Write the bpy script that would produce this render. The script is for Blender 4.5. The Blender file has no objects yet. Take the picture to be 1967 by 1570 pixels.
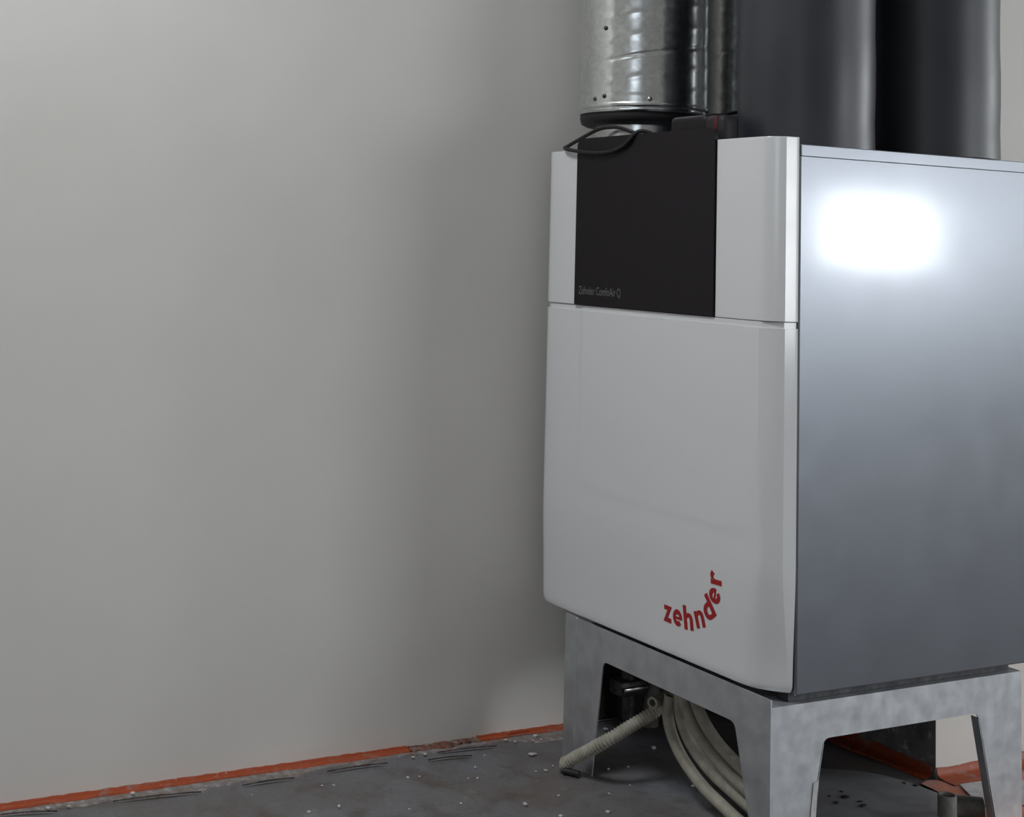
import bpy, bmesh, math, random
from math import sin, cos, pi, sqrt, radians
from mathutils import Vector, Matrix

random.seed(7)
scn = bpy.context.scene
COL = scn.collection

# ------------------------------------------------------------------ camera
cam_d = bpy.data.cameras.new('camera')
cam = bpy.data.objects.new('camera', cam_d)
COL.objects.link(cam)
FPX, PPX, PPY = 2797.07, 766.66, 216.29          # focal length and principal point, pixels of 1967 x 1570
cam_d.sensor_fit = 'HORIZONTAL'
cam_d.sensor_width = 36.0
cam_d.lens = FPX / 1967.0 * 36.0
cam_d.shift_x = (983.5 - PPX) / 1967.0
cam_d.shift_y = (PPY - 785.0) / 1967.0
cam_d.clip_start = 0.02
right = Vector((0.4597742, 0.8873984, 0.0336405))
fwd = Vector((-0.8856263, 0.4554088, 0.0909336))
up = Vector((0.0653741, -0.0716018, 0.9952886))
M = Matrix((right, up, -fwd)).transposed().to_4x4()
M.translation = Vector((1.748186, -1.612947, 0.926900))
cam.matrix_world = M
scn.camera = cam

# ------------------------------------------------------------------ world, lights, exposure
wd = bpy.data.worlds.new('world')
scn.world = wd
wd.use_nodes = True
wd.node_tree.nodes['Background'].inputs[0].default_value = (0.75, 0.85, 1.0, 1)
wd.node_tree.nodes['Background'].inputs[1].default_value = 1.0

scn.view_settings.view_transform = 'Standard'
scn.view_settings.look = 'None'
scn.view_settings.gamma = 1.0
scn.view_settings.use_curve_mapping = False
scn.view_settings.exposure = 0.05

# room extents
XL, XR, YN, YF, ZC = -0.709, 5.0, -4.4, 6.6, 2.75
# daylight windows: (a0, a1, b0, b1)
W1 = (4.80, 5.78, 0.87, 1.36)        # wall_right, small far window: Y range, Z range
W2 = (2.3, 4.3, 0.95, 2.15)          # wall_front: X range, Z range
W3 = (-0.45, 0.35, -1.95, -1.05)          # added roof window, out of view, brightens wall and cover: X range, Y range
W4 = (1.50, 3.25, 0.45, 1.70)        # wall_right, wide window: Y range, Z range
W5 = (1.4, 3.3, 1.00, 2.45)          # wall_far: X range, Z range


def daylight(name, loc, rot, sx, sy, radiance, col):
    l = bpy.data.lights.new(name, 'AREA')
    l.shape = 'RECTANGLE'
    l.size, l.size_y = sx, sy
    l.energy = radiance * pi * sx * sy      # watts giving this radiance
    l.color = col
    o = bpy.data.objects.new(name, l)
    COL.objects.link(o)
    o.location = loc
    o.rotation_euler = rot
    return o


COOL, NEUT = (0.93, 0.97, 1.0), (1.0, 0.99, 0.97)
for nm, (a0, a1, b0, b1), ax, c0, rad, colr in (
        ('daylight_small_side_window', W1, 'x', XR + 0.10, 25.0, COOL),
        ('daylight_wide_side_window', W4, 'x', XR + 0.10, 9.5, COOL),
        ('daylight_front_window', W2, 'y-', YN - 0.10, 0.7, COOL),
        ('daylight_far_window', W5, 'y+', YF + 0.10, 13.0, COOL),
        ('daylight_roof_window', W3, 'z', ZC + 0.10, 21.0, COOL)):  # lamp of the added roof window
    am, bm_ = (a0 + a1) / 2, (b0 + b1) / 2
    if ax == 'x':
        daylight(nm, (c0, am, bm_), (0, pi / 2, 0), b1 - b0, a1 - a0, rad, colr)
    elif ax == 'y-':
        daylight(nm, (am, c0, bm_), (pi / 2, 0, 0), a1 - a0, b1 - b0, rad, colr)
    elif ax == 'y+':
        daylight(nm, (am, c0, bm_), (-pi / 2, 0, 0), a1 - a0, b1 - b0, rad, colr)
    else:
        daylight(nm, (am, bm_, c0), (0, 0, 0), a1 - a0, b1 - b0, rad, colr)

# ------------------------------------------------------------------ helpers
H0 = 0.262        # underside of the unit above the floor


def lnk(o, parent=None):
    COL.objects.link(o)
    if parent is not None:
        o.parent = parent
    return o


def mesh_obj(name, bm, mat, parent=None, smooth=None):
    me = bpy.data.meshes.new(name)
    bmesh.ops.recalc_face_normals(bm, faces=bm.faces)
    bm.to_mesh(me)
    bm.free()
    for m in (mat if isinstance(mat, (list, tuple)) else [mat]):
        me.materials.append(m)
    if smooth is not None:
        me.shade_smooth()
        me.set_sharp_from_angle(angle=radians(smooth))
    return lnk(bpy.data.objects.new(name, me), parent)


def tag(o, label, cat, group=None):
    o['label'] = label
    o['category'] = cat
    if group:
        o['group'] = group
    return o


def struct(o, label=None, cat=None):
    o['kind'] = 'structure'
    if label:
        o['label'] = label
        o['category'] = cat
    return o


def empty(name, loc=(0, 0, 0)):
    o = bpy.data.objects.new(name, None)
    o.location = loc
    o.empty_display_size = 0.05
    return lnk(o)


def local(o, parent):
    """o was built in world coordinates: keep it there under its parent"""
    o.parent = parent
    w = Vector((0, 0, 0))
    p = parent
    while p is not None:
        w += Vector(p.location)
        p = p.parent
    o.location = -w
    return o


def box(bm, x0, x1, y0, y1, z0, z1, bev=0.0, seg=2):
    g = bmesh.ops.create_cube(bm, size=1.0, matrix=Matrix.Translation(((x0 + x1) / 2, (y0 + y1) / 2, (z0 + z1) / 2)) @ Matrix.Diagonal((x1 - x0, y1 - y0, z1 - z0, 1)))
    if bev > 0:
        ed = set()
        for v in g['verts']:
            ed.update(v.link_edges)
        bmesh.ops.bevel(bm, geom=list(ed), offset=bev, segments=seg, affect='EDGES', profile=0.5)


def lathe(bm, prof, n=48, center=(0, 0), close=False):
    rings = []
    for r, z in prof:
        if r < 1e-6:
            rings.append([bm.verts.new((center[0], center[1], z))])
        else:
            rings.append([bm.verts.new((center[0] + r * cos(2 * pi * k / n), center[1] + r * sin(2 * pi * k / n), z)) for k in range(n)])
    for a, b in zip(rings, rings[1:]):
        if len(a) == 1 and len(b) == 1:
            continue
        if len(a) == 1:
            for k in range(n):
                bm.faces.new((a[0], b[k], b[(k + 1) % n]))
        elif len(b) == 1:
            for k in range(n):
                bm.faces.new((a[k], a[(k + 1) % n], b[0]))
        else:
            for k in range(n):
                bm.faces.new((a[k], a[(k + 1) % n], b[(k + 1) % n], b[k]))


def catmull(pts, step=0.006):
    P = [Vector(p) for p in pts]
    P = [2 * P[0] - P[1]] + P + [2 * P[-1] - P[-2]]
    out = []
    for i in range(1, len(P) - 2):
        a, b, c, d = P[i - 1:i + 3]
        n = max(2, int((c - b).length / step))
        for k in range(n):
            t = k / n
            out.append(0.5 * ((2 * b) + (c - a) * t + (2 * a - 5 * b + 4 * c - d) * t * t + (3 * b - a - 3 * c + d) * t ** 3))
    out.append(P[-2].copy())
    return out


def tube(bm, path, rad, n=14, hollow=0.0, radf=None):
    """sweep a circle along path; hollow > 0 gives an open bore of that radius at both ends"""
    t0 = (path[1] - path[0]).normalized()
    ref = Vector((0, 0, 1)) if abs(t0.z) < 0.9 else Vector((1, 0, 0))
    nrm = t0.cross(ref).normalized()
    rings = []
    for i, p in enumerate(path):
        t = (path[min(i + 1, len(path) - 1)] - path[max(i - 1, 0)]).normalized()
        nrm = (nrm - t * nrm.dot(t)).normalized()
        b = t.cross(nrm)
        r = radf(i) if radf else rad
        rings.append([bm.verts.new(p + (nrm * cos(2 * pi * k / n) + b * sin(2 * pi * k / n)) * r) for k in range(n)])
    for a, b in zip(rings, rings[1:]):
        for k in range(n):
            bm.faces.new((a[k], a[(k + 1) % n], b[(k + 1) % n], b[k]))
    for ring, p, q in ((rings[0], path[0], path[1]), (rings[-1], path[-1], path[-2])):
        if hollow <= 0:
            c = bm.verts.new(p)
            for k in range(n):
                bm.faces.new((ring[k], ring[(k + 1) % n], c))
        else:
            d = (q - p).normalized()
            inner = [bm.verts.new(p + (v.co - p).normalized() * hollow) for v in ring]
            deep = [bm.verts.new(v.co + d * min(0.03, 3 * hollow)) for v in inner]
            c = bm.verts.new(p + d * min(0.03, 3 * hollow))
            for k in range(n):
                j = (k + 1) % n
                bm.faces.new((ring[k], ring[j], inner[j], inner[k]))
                bm.faces.new((inner[k], inner[j], deep[j], deep[k]))
                bm.faces.new((deep[k], deep[j], c))


def extrude_poly(bm, pts, off):
    """solid from a planar outline (list of Vector) and a thickness vector"""
    a = [bm.verts.new(p) for p in pts]
    b = [bm.verts.new(p + off) for p in pts]
    n = len(a)
    bm.faces.new(a)
    bm.faces.new(list(reversed(b)))
    for i in range(n):
        j = (i + 1) % n
        bm.faces.new((a[j], a[i], b[i], b[j]))


# ------------------------------------------------------------------ materials
def mat(name, base=(0.8, 0.8, 0.8), rough=0.5, metal=0.0, spec=0.5):
    m = bpy.data.materials.new(name)
    m.use_nodes = True
    b = m.node_tree.nodes['Principled BSDF']
    b.inputs['Base Color'].default_value = (*base, 1)
    b.inputs['Roughness'].default_value = rough
    b.inputs['Metallic'].default_value = metal
    b.inputs['Specular IOR Level'].default_value = spec
    return m


def nodes(m):
    nt = m.node_tree
    return nt, nt.nodes, nt.links, nt.nodes['Principled BSDF']


def coords(m, scale=(1, 1, 1)):
    nt, N, L, b = nodes(m)
    g = N.new('ShaderNodeNewGeometry')
    mp = N.new('ShaderNodeMapping')
    mp.inputs['Scale'].default_value = scale
    L.new(g.outputs['Position'], mp.inputs['Vector'])
    return mp.outputs['Vector']


def noise(m, vec, scale, detail=3, rough=0.55):
    nt, N, L, b = nodes(m)
    n = N.new('ShaderNodeTexNoise')
    n.inputs['Scale'].default_value = scale
    n.inputs['Detail'].default_value = detail
    n.inputs['Roughness'].default_value = rough
    L.new(vec, n.inputs['Vector'])
    return n.outputs['Fac']


def ramp(m, fac, stops):
    nt, N, L, b = nodes(m)
    r = N.new('ShaderNodeValToRGB')
    el = r.color_ramp.elements
    while len(el) < len(stops):
        el.new(0.5)
    for e, (p, c) in zip(el, stops):
        e.position = p
        e.color = (*c, 1) if not isinstance(c, float) else (c, c, c, 1)
    L.new(fac, r.inputs['Fac'])
    return r.outputs['Color']


def mixc(m, fac, a, b2, mode='MIX'):
    nt, N, L, b = nodes(m)
    x = N.new('ShaderNodeMix')
    x.data_type = 'RGBA'
    x.blend_type = mode
    for sock, val in ((x.inputs[0], fac), (x.inputs[6], a), (x.inputs[7], b2)):
        if isinstance(val, (int, float)):
            sock.default_value = val
        elif isinstance(val, tuple):
            sock.default_value = (*val, 1)
        else:
            L.new(val, sock)
    return x.outputs[2]


def bump(m, h, strength, dist=0.001):
    nt, N, L, b = nodes(m)
    x = N.new('ShaderNodeBump')
    x.inputs['Strength'].default_value = strength
    x.inputs['Distance'].default_value = dist
    L.new(h, x.inputs['Height'])
    L.new(x.outputs['Normal'], b.inputs['Normal'])


def setin(m, name, sock):
    nt, N, L, b = nodes(m)
    L.new(sock, b.inputs[name])


# plaster
plaster = mat('plaster', (0.6, 0.58, 0.55), 0.75, 0, 0.3)
v = coords(plaster)
n1 = noise(plaster, v, 2.2, 4)
n2 = noise(plaster, v, 160, 3)
setin(plaster, 'Base Color', ramp(plaster, n1, [(0.3, (0.640, 0.616, 0.580)), (0.7, (0.690, 0.666, 0.630))]))
bump(plaster, n2, 0.10, 0.0006)

paint_white = mat('ceiling_paint', (0.74, 0.74, 0.73), 0.8, 0, 0.3)
n = noise(paint_white, coords(paint_white), 3, 3)
setin(paint_white, 'Base Color', ramp(paint_white, n, [(0.3, (0.72, 0.72, 0.71)), (0.7, (0.77, 0.77, 0.76))]))

# bare cement on the pillar face behind the unit
cement = mat('bare_cement', (0.2, 0.19, 0.19), 0.85, 0, 0.3)
v = coords(cement)
n1 = noise(cement, v, 9, 5, 0.6)
n2 = noise(cement, v, 45, 5, 0.65)
c = ramp(cement, n1, [(0.35, (0.10, 0.10, 0.105)), (0.55, (0.24, 0.235, 0.235)), (0.7, (0.34, 0.33, 0.33))])
c = mixc(cement, ramp(cement, n2, [(0.58, 0.0), (0.68, 1.0)]), c, (0.46, 0.45, 0.43))
setin(cement, 'Base Color', c)
bump(cement, n2, 0.7, 0.004)

# dusty screed floor
floor_m = mat('dusty_screed', (0.12, 0.115, 0.11), 0.6, 0, 0.35)
v = coords(floor_m)
n1 = noise(floor_m, v, 3.1, 4, 0.6)
n2 = noise(floor_m, v, 11, 6, 0.65)
n3 = noise(floor_m, v, 95, 4, 0.6)
n4 = noise(floor_m, v, 240, 2, 0.5)
c = ramp(floor_m, n1, [(0.36, (0.115, 0.100, 0.092)), (0.5, (0.135, 0.132, 0.136)), (0.64, (0.150, 0.154, 0.172))])
c = mixc(floor_m, ramp(floor_m, n2, [(0.36, 0.75), (0.5, 0.0)]), c, (0.085, 0.066, 0.056))
c = mixc(floor_m, ramp(floor_m, n2, [(0.60, 0.0), (0.76, 0.55)]), c, (0.27, 0.265, 0.26))
c = mixc(floor_m, ramp(floor_m, n4, [(0.70, 0.0), (0.76, 0.8)]), c, (0.36, 0.355, 0.35))
c = mixc(floor_m, ramp(floor_m, n3, [(0.3, 0.5), (0.45, 0.0)]), c, (0.07, 0.064, 0.06))
setin(floor_m, 'Base Color', c)
setin(floor_m, 'Roughness', ramp(floor_m, n2, [(0.3, 0.48), (0.7, 0.75)]))
bump(floor_m, n3, 0.35, 0.002)

# orange sealing membrane, dusty in places
orange = mat('orange_membrane', (0.6, 0.12, 0.03), 0.5, 0, 0.4)
v = coords(orange)
n1 = noise(orange, v, 26, 5, 0.65)
n2 = noise(orange, v, 120, 3, 0.6)
c = mixc(orange, ramp(orange, n1, [(0.54, 0.0), (0.72, 0.85)]), (0.31, 0.052, 0.012), (0.27, 0.20, 0.17))
c = mixc(orange, ramp(orange, n2, [(0.66, 0.0), (0.74, 0.6)]), c, (0.50, 0.42, 0.38))
setin(orange, 'Base Color', c)
bump(orange, n1, 0.5, 0.002)

orange_dusty = mat('dusty_orange_membrane', (0.5, 0.25, 0.2), 0.55, 0, 0.4)
v = coords(orange_dusty)
n1 = noise(orange_dusty, v, 16, 5, 0.65)
n2 = noise(orange_dusty, v, 120, 3, 0.6)
c = ramp(orange_dusty, n1, [(0.34, (0.56, 0.13, 0.05)), (0.52, (0.55, 0.27, 0.21)), (0.68, (0.50, 0.36, 0.32))])
c = mixc(orange_dusty, ramp(orange_dusty, n2, [(0.62, 0.0), (0.72, 0.6)]), c, (0.58, 0.52, 0.50))
setin(orange_dusty, 'Base Color', c)
bump(orange_dusty, n1, 0.5, 0.002)

dust_strip = mat('dust_crust', (0.2, 0.18, 0.17), 0.85, 0, 0.2)
v = coords(dust_strip)
n1 = noise(dust_strip, v, 60, 5, 0.65)
c = ramp(dust_strip, n1, [(0.3, (0.17, 0.105, 0.08)), (0.5, (0.20, 0.175, 0.165)), (0.7, (0.32, 0.31, 0.30))])
setin(dust_strip, 'Base Color', c)
bump(dust_strip, n1, 0.8, 0.003)

red_crust = mat('reddish_dust_crust', (0.16, 0.07, 0.05), 0.85, 0, 0.2)
v = coords(red_crust)
n1 = noise(red_crust, v, 70, 5, 0.65)
c = ramp(red_crust, n1, [(0.36, (0.05, 0.045, 0.04)), (0.48, (0.20, 0.075, 0.045)), (0.60, (0.19, 0.15, 0.14)), (0.72, (0.34, 0.31, 0.30))])
setin(red_crust, 'Base Color', c)
bump(red_crust, n1, 0.8, 0.003)

crumb_m = mat('plaster_crumb', (0.55, 0.54, 0.52), 0.8, 0, 0.3)
n1 = noise(crumb_m, coords(crumb_m), 90, 3)
setin(crumb_m, 'Base Color', ramp(crumb_m, n1, [(0.3, (0.34, 0.33, 0.32)), (0.7, (0.54, 0.53, 0.51))]))
slit_shadow_m = mat('dark_sliver', (0.03, 0.02, 0.018), 0.8, 0, 0.2)  # near-black colour stands in for shadow in the floor slits
n1 = noise(slit_shadow_m, coords(slit_shadow_m), 90, 3)
setin(slit_shadow_m, 'Base Color', ramp(slit_shadow_m, n1, [(0.4, (0.022, 0.015, 0.013)), (0.7, (0.09, 0.06, 0.05))]))
dark_crumb = mat('dark_flake', (0.03, 0.028, 0.03), 0.8, 0, 0.3)
n1 = noise(dark_crumb, coords(dark_crumb), 200, 3)
setin(dark_crumb, 'Base Color', ramp(dark_crumb, n1, [(0.3, (0.02, 0.02, 0.022)), (0.7, (0.06, 0.055, 0.055))]))

# white gloss plastic
gloss = mat('white_gloss_plastic', (0.69, 0.69, 0.695), 0.14, 0, 0.75)
n1 = noise(gloss, coords(gloss), 30, 2)
setin(gloss, 'Roughness', ramp(gloss, n1, [(0.3, 0.13), (0.7, 0.17)]))

black = mat('black_satin_plastic', (0.012, 0.0095, 0.0115), 0.42, 0, 0.22)
n1 = noise(black, coords(black), 180, 2)
setin(black, 'Roughness', ramp(black, n1, [(0.3, 0.38), (0.7, 0.48)]))

red_ink = mat('red_print', (0.36, 0.008, 0.012), 0.4, 0, 0.4)
n1 = noise(red_ink, coords(red_ink), 120, 2)
setin(red_ink, 'Base Color', ramp(red_ink, n1, [(0.3, (0.33, 0.006, 0.010)), (0.7, (0.40, 0.010, 0.014))]))
grey_ink = mat('grey_print', (0.16, 0.155, 0.16), 0.5, 0, 0.4)
n1 = noise(grey_ink, coords(grey_ink), 150, 2)
setin(grey_ink, 'Base Color', ramp(grey_ink, n1, [(0.3, (0.13, 0.128, 0.132)), (0.7, (0.19, 0.185, 0.19))]))

# coated sheet steel of the casing
steel = mat('coated_sheet_steel', (0.245, 0.265, 0.30), 0.32, 1.0)
v = coords(steel, (1.0, 1.0, 0.12))
n1 = noise(steel, v, 240, 2)
n2 = noise(steel, coords(steel), 14, 2)
nt, N, L, b = nodes(steel)
setin(steel, 'Roughness', ramp(steel, n2, [(0.3, 0.285), (0.7, 0.315)]))
b.inputs['Coat Weight'].default_value = 1.0
b.inputs['Coat Roughness'].default_value = 0.11
bump(steel, n1, 0.012, 0.0005)

# zinc plated stand
zinc = mat('zinc_plate', (0.55, 0.57, 0.59), 0.5, 0.85)
v = coords(zinc)
n1 = noise(zinc, v, 34, 4)
n2 = noise(zinc, v, 300, 2)
setin(zinc, 'Base Color', ramp(zinc, n1, [(0.3, (0.46, 0.475, 0.50)), (0.7, (0.58, 0.60, 0.62))]))
setin(zinc, 'Roughness', ramp(zinc, n1, [(0.3, 0.42), (0.7, 0.55)]))
bump(zinc, n2, 0.05, 0.0004)

# galvanised spiral duct
galv = mat('galvanised_steel', (0.6, 0.62, 0.62), 0.22, 1.0)
v = coords(galv)
nt, N, L, b = nodes(galv)
vo = N.new('ShaderNodeTexVoronoi')
vo.inputs['Scale'].default_value = 130
L.new(v, vo.inputs['Vector'])
vs = N.new('ShaderNodeSeparateColor')
L.new(vo.outputs['Color'], vs.inputs['Color'])
n1 = noise(galv, v, 60, 3)
setin(galv, 'Base Color', ramp(galv, vs.outputs['Red'], [(0.0, (0.64, 0.665, 0.66)), (1.0, (0.78, 0.80, 0.79))]))
setin(galv, 'Roughness', ramp(galv, n1, [(0.3, 0.17), (0.7, 0.27)]))
bump(galv, noise(galv, v, 35, 2), 0.08, 0.002)

# foam insulated pipe
foam = mat('dark_foam_insulation', (0.022, 0.024, 0.030), 0.5, 0, 0.6)
v = coords(foam)
n1 = noise(foam, v, 420, 2)
n2 = noise(foam, v, 7, 3)
setin(foam, 'Base Color', ramp(foam, n2, [(0.3, (0.020, 0.022, 0.028)), (0.7, (0.028, 0.030, 0.038))]))
setin(foam, 'Roughness', ramp(foam, n2, [(0.3, 0.38), (0.7, 0.46)]))
bump(foam, n1, 0.12, 0.0008)

rubber = mat('black_rubber', (0.014, 0.013, 0.015), 0.6, 0, 0.4)
n1 = noise(rubber, coords(rubber), 200, 2)
setin(rubber, 'Roughness', ramp(rubber, n1, [(0.3, 0.5), (0.7, 0.7)]))
red_plastic = mat('red_plastic', (0.07, 0.006, 0.010), 0.45, 0, 0.4)
n1 = noise(red_plastic, coords(red_plastic), 90, 2)
setin(red_plastic, 'Roughness', ramp(red_plastic, n1, [(0.3, 0.4), (0.7, 0.55)]))

hose_m = mat('beige_hose', (0.33, 0.31, 0.26), 0.55, 0, 0.4)
v = coords(hose_m)
n1 = noise(hose_m, v, 45, 4)
n2 = noise(hose_m, v, 22, 3)
c = ramp(hose_m, n1, [(0.3, (0.27, 0.25, 0.20)), (0.7, (0.40, 0.38, 0.32))])
c = mixc(hose_m, ramp(hose_m, n2, [(0.66, 0.0), (0.72, 0.8)]), c, (0.52, 0.50, 0.47))
setin(hose_m, 'Base Color', c)

grey_pvc = mat('grey_plastic_pipe', (0.16, 0.155, 0.14), 0.55, 0, 0.4)
n1 = noise(grey_pvc, coords(grey_pvc), 60, 4)
setin(grey_pvc, 'Base Color', ramp(grey_pvc, n1, [(0.3, (0.12, 0.115, 0.105)), (0.7, (0.20, 0.195, 0.18))]))
dark_metal = mat('dark_fitting', (0.06, 0.06, 0.065), 0.45, 0.6)
n1 = noise(dark_metal, coords(dark_metal), 80, 4)
setin(dark_metal, 'Base Color', ramp(dark_metal, n1, [(0.3, (0.035, 0.035, 0.04)), (0.7, (0.11, 0.11, 0.115))]))
wall_shade = mat('bitumen_sheet', (0.02, 0.016, 0.014), 0.7, 0, 0.4)  # near-black stands in for the shaded, void-like wall foot under the unit
v = coords(wall_shade)
n1 = noise(wall_shade, v, 70, 4, 0.6)
c = mixc(wall_shade, ramp(wall_shade, n1, [(0.64, 0.0), (0.70, 0.7)]), (0.020, 0.014, 0.012), (0.26, 0.25, 0.23))
setin(wall_shade, 'Base Color', c)
bump(wall_shade, n1, 0.6, 0.003)
foil = mat('grey_foil_sheet', (0.28, 0.285, 0.31), 0.4, 0, 0.5)
v = coords(foil)
n1 = noise(foil, v, 9, 4)
n2 = noise(foil, v, 45, 4, 0.6)
c = ramp(foil, n1, [(0.3, (0.22, 0.215, 0.22)), (0.7, (0.33, 0.335, 0.36))])
setin(foil, 'Base Color', c)
setin(foil, 'Roughness', ramp(foil, n2, [(0.3, 0.34), (0.7, 0.6)]))
bump(foil, n2, 0.25, 0.002)
scrap_and_edge = mat('dusty_white_scrap', (0.55, 0.53, 0.53), 0.7, 0, 0.3)  # white of the floor scrap, reused for the lit leg edge strip
n1 = noise(scrap_and_edge, coords(scrap_and_edge), 50, 4)
setin(scrap_and_edge, 'Base Color', ramp(scrap_and_edge, n1, [(0.3, (0.44, 0.42, 0.42)), (0.7, (0.62, 0.60, 0.60))]))
frame_m = mat('white_window_frame', (0.75, 0.75, 0.74), 0.4, 0, 0.5)
n1 = noise(frame_m, coords(frame_m), 20, 2)
setin(frame_m, 'Roughness', ramp(frame_m, n1, [(0.3, 0.35), (0.7, 0.45)]))

# ------------------------------------------------------------------ room shell
T = 0.2
bm = bmesh.new(); box(bm, XL - T, XR + T, YN - T, YF + T, -0.15, 0.0)
struct(mesh_obj('floor', bm, floor_m))
bm = bmesh.new(); box(bm, XL - T, XL, YN - T, YF + T, 0.0, ZC)
struct(mesh_obj('wall_left', bm, plaster))
PX, PY = -0.213, 0.530       # free corner of the pillar behind the unit
bm = bmesh.new(); box(bm, XL, PX, PY, YF, 0.0, ZC)
for f in bm.faces:
    f.normal_update()
    if f.normal.y < -0.5:
        f.material_index = 1
struct(mesh_obj('wall_back', bm, [plaster, cement]))
bm = bmesh.new()
box(bm, XR, XR + T, YN - T, W4[0], 0, ZC); box(bm, XR, XR + T, W4[1], W1[0], 0, ZC); box(bm, XR, XR + T, W1[1], YF + T, 0, ZC)
for w in (W1, W4):
    box(bm, XR, XR + T, w[0], w[1], 0, w[2]); box(bm, XR, XR + T, w[0], w[1], w[3], ZC)
struct(mesh_obj('wall_right', bm, plaster))
bm = bmesh.new()
box(bm, XL, W2[0], YN - T, YN, 0, ZC); box(bm, W2[1], XR, YN - T, YN, 0, ZC)
box(bm, W2[0], W2[1], YN - T, YN, 0, W2[2]); box(bm, W2[0], W2[1], YN - T, YN, W2[3], ZC)
struct(mesh_obj('wall_front', bm, plaster))
bm = bmesh.new()
box(bm, PX, W5[0], YF, YF + T, 0, ZC); box(bm, W5[1], XR, YF, YF + T, 0, ZC)
box(bm, W5[0], W5[1], YF, YF + T, 0, W5[2]); box(bm, W5[0], W5[1], YF, YF + T, W5[3], ZC)
struct(mesh_obj('wall_far', bm, plaster))
bm = bmesh.new()
box(bm, XL - T, W3[0], YN - T, YF + T, ZC, ZC + T); box(bm, W3[1], XR + T, YN - T, YF + T, ZC, ZC + T)
box(bm, W3[0], W3[1], YN - T, W3[2], ZC, ZC + T); box(bm, W3[0], W3[1], W3[3], YF + T, ZC, ZC + T)
struct(mesh_obj('ceiling', bm, paint_white))


def frame_boxes(bm, a0, a1, b0, b1, c0, c1, f, axis):
    for (p0, p1, q0, q1) in ((a0, a0 + f, b0, b1), (a1 - f, a1, b0, b1), (a0 + f, a1 - f, b0, b0 + f), (a0 + f, a1 - f, b1 - f, b1)):
        if axis == 'x':
            box(bm, c0, c1, p0, p1, q0, q1)
        elif axis == 'y':
            box(bm, p0, p1, c0, c1, q0, q1)
        else:
            box(bm, p0, p1, q0, q1, c0, c1)


bm = bmesh.new(); frame_boxes(bm, *W1, XR + 0.02, XR + 0.07, 0.035, 'x'); struct(mesh_obj('window_1', bm, frame_m))
bm = bmesh.new(); frame_boxes(bm, *W2, YN - 0.07, YN - 0.02, 0.06, 'y'); struct(mesh_obj('window_2', bm, frame_m))
bm = bmesh.new(); frame_boxes(bm, *W3, ZC + 0.02, ZC + 0.07, 0.06, 'z'); struct(mesh_obj('window_3', bm, frame_m))  # frame of the added roof window
bm = bmesh.new(); frame_boxes(bm, *W4, XR + 0.02, XR + 0.07, 0.06, 'x'); struct(mesh_obj('window_4', bm, frame_m))
bm = bmesh.new(); frame_boxes(bm, *W5, YF + 0.02, YF + 0.07, 0.06, 'y'); struct(mesh_obj('window_5', bm, frame_m))


# orange edge strips -------------------------------------------------
def strip_floor(name, p0, d, wdir, length, w0, w1, th, m, step=0.012, upturn=0.0, seed=1, skip=()):
    """thin strip lying on the floor from p0 along d, ragged outer edge, optional rounded upturn at the wall"""
    rnd = random.Random(seed)
    bm = bmesh.new()
    p0, d, wdir = Vector(p0), Vector(d), Vector(wdir)
    n = int(length / step)
    rows = []
    w = (w0 + w1) / 2
    for i in range(n + 1):
        w = min(w1, max(w0, w + rnd.uniform(-0.25, 0.25) * (w1 - w0)))
        ut = upturn * rnd.uniform(0.85, 1.1)
        base = p0 + d * (i * step)
        prof = []
        if upturn > 0:
            prof += [(0.0, ut), (0.0015, ut), (0.0035, ut * 0.45), (0.009, th * 1.6)]
        else:
            prof += [(0.0, 0.0), (0.0005, th)]
        prof += [(w * 0.6, th), (w * 0.93, th * rnd.uniform(0.7, 1.6)), (w, 0.0)]
        rows.append([bm.verts.new(base + wdir * a + Vector((0, 0, b))) for a, b in prof])
    for a, b in zip(rows, rows[1:]):
        for k in range(len(a) - 1):
            bm.faces.new((a[k], a[k + 1], b[k + 1], b[k]))
    o = mesh_obj(name, bm, m, smooth=50)
    return struct(o)


strip_floor('trim_1', (XL, -1.9, 0), (0, 1, 0), (1, 0, 0), 1.61, 0.017, 0.028, 0.0025, orange, step=0.01, upturn=0.006, seed=3)
strip_floor('trim_2', (XL, -0.29, 0), (0, 1, 0), (1, 0, 0), 0.15, 0.012, 0.034, 0.0030, red_crust, step=0.006, upturn=0.004, seed=5)
strip_floor('trim_3', (XL, -0.14, 0), (0, 1, 0), (1, 0, 0), 0.22, 0.012, 0.024, 0.0025, orange, step=0.01, upturn=0.006, seed=8)
strip_floor('trim_4', (XL + 0.03, PY, 0), (1, 0, 0), (0, -1, 0), 0.466, 0.026, 0.042, 0.003, orange, step=0.014, upturn=0.022, seed=11)
strip_floor('trim_5', (PX, PY + 0.001, 0), (0, 1, 0), (1, 0, 0), 1.6, 0.040, 0.050, 0.003, orange, step=0.03, upturn=0.020, seed=13)
# dust crust along the orange strip by the left wall
strip_floor('trim_6', (XL + 0.023, -1.9, 0), (0, 1, 0), (1, 0, 0), 1.95, 0.012, 0.040, 0.0018, dust_strip, step=0.009, seed=21)

# ------------------------------------------------------------------ stand
stand = empty('machine_stand', (-0.27, 0.22, 0))
tag(stand, 'zinc plated sheet steel stand with tapered legs beneath the white and grey unit', 'stand')
SX0, SX1, SY0, SY1, SZ = -0.516, 0.0, -0.049, 0.497, 0.250
TH = 0.0025


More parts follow.
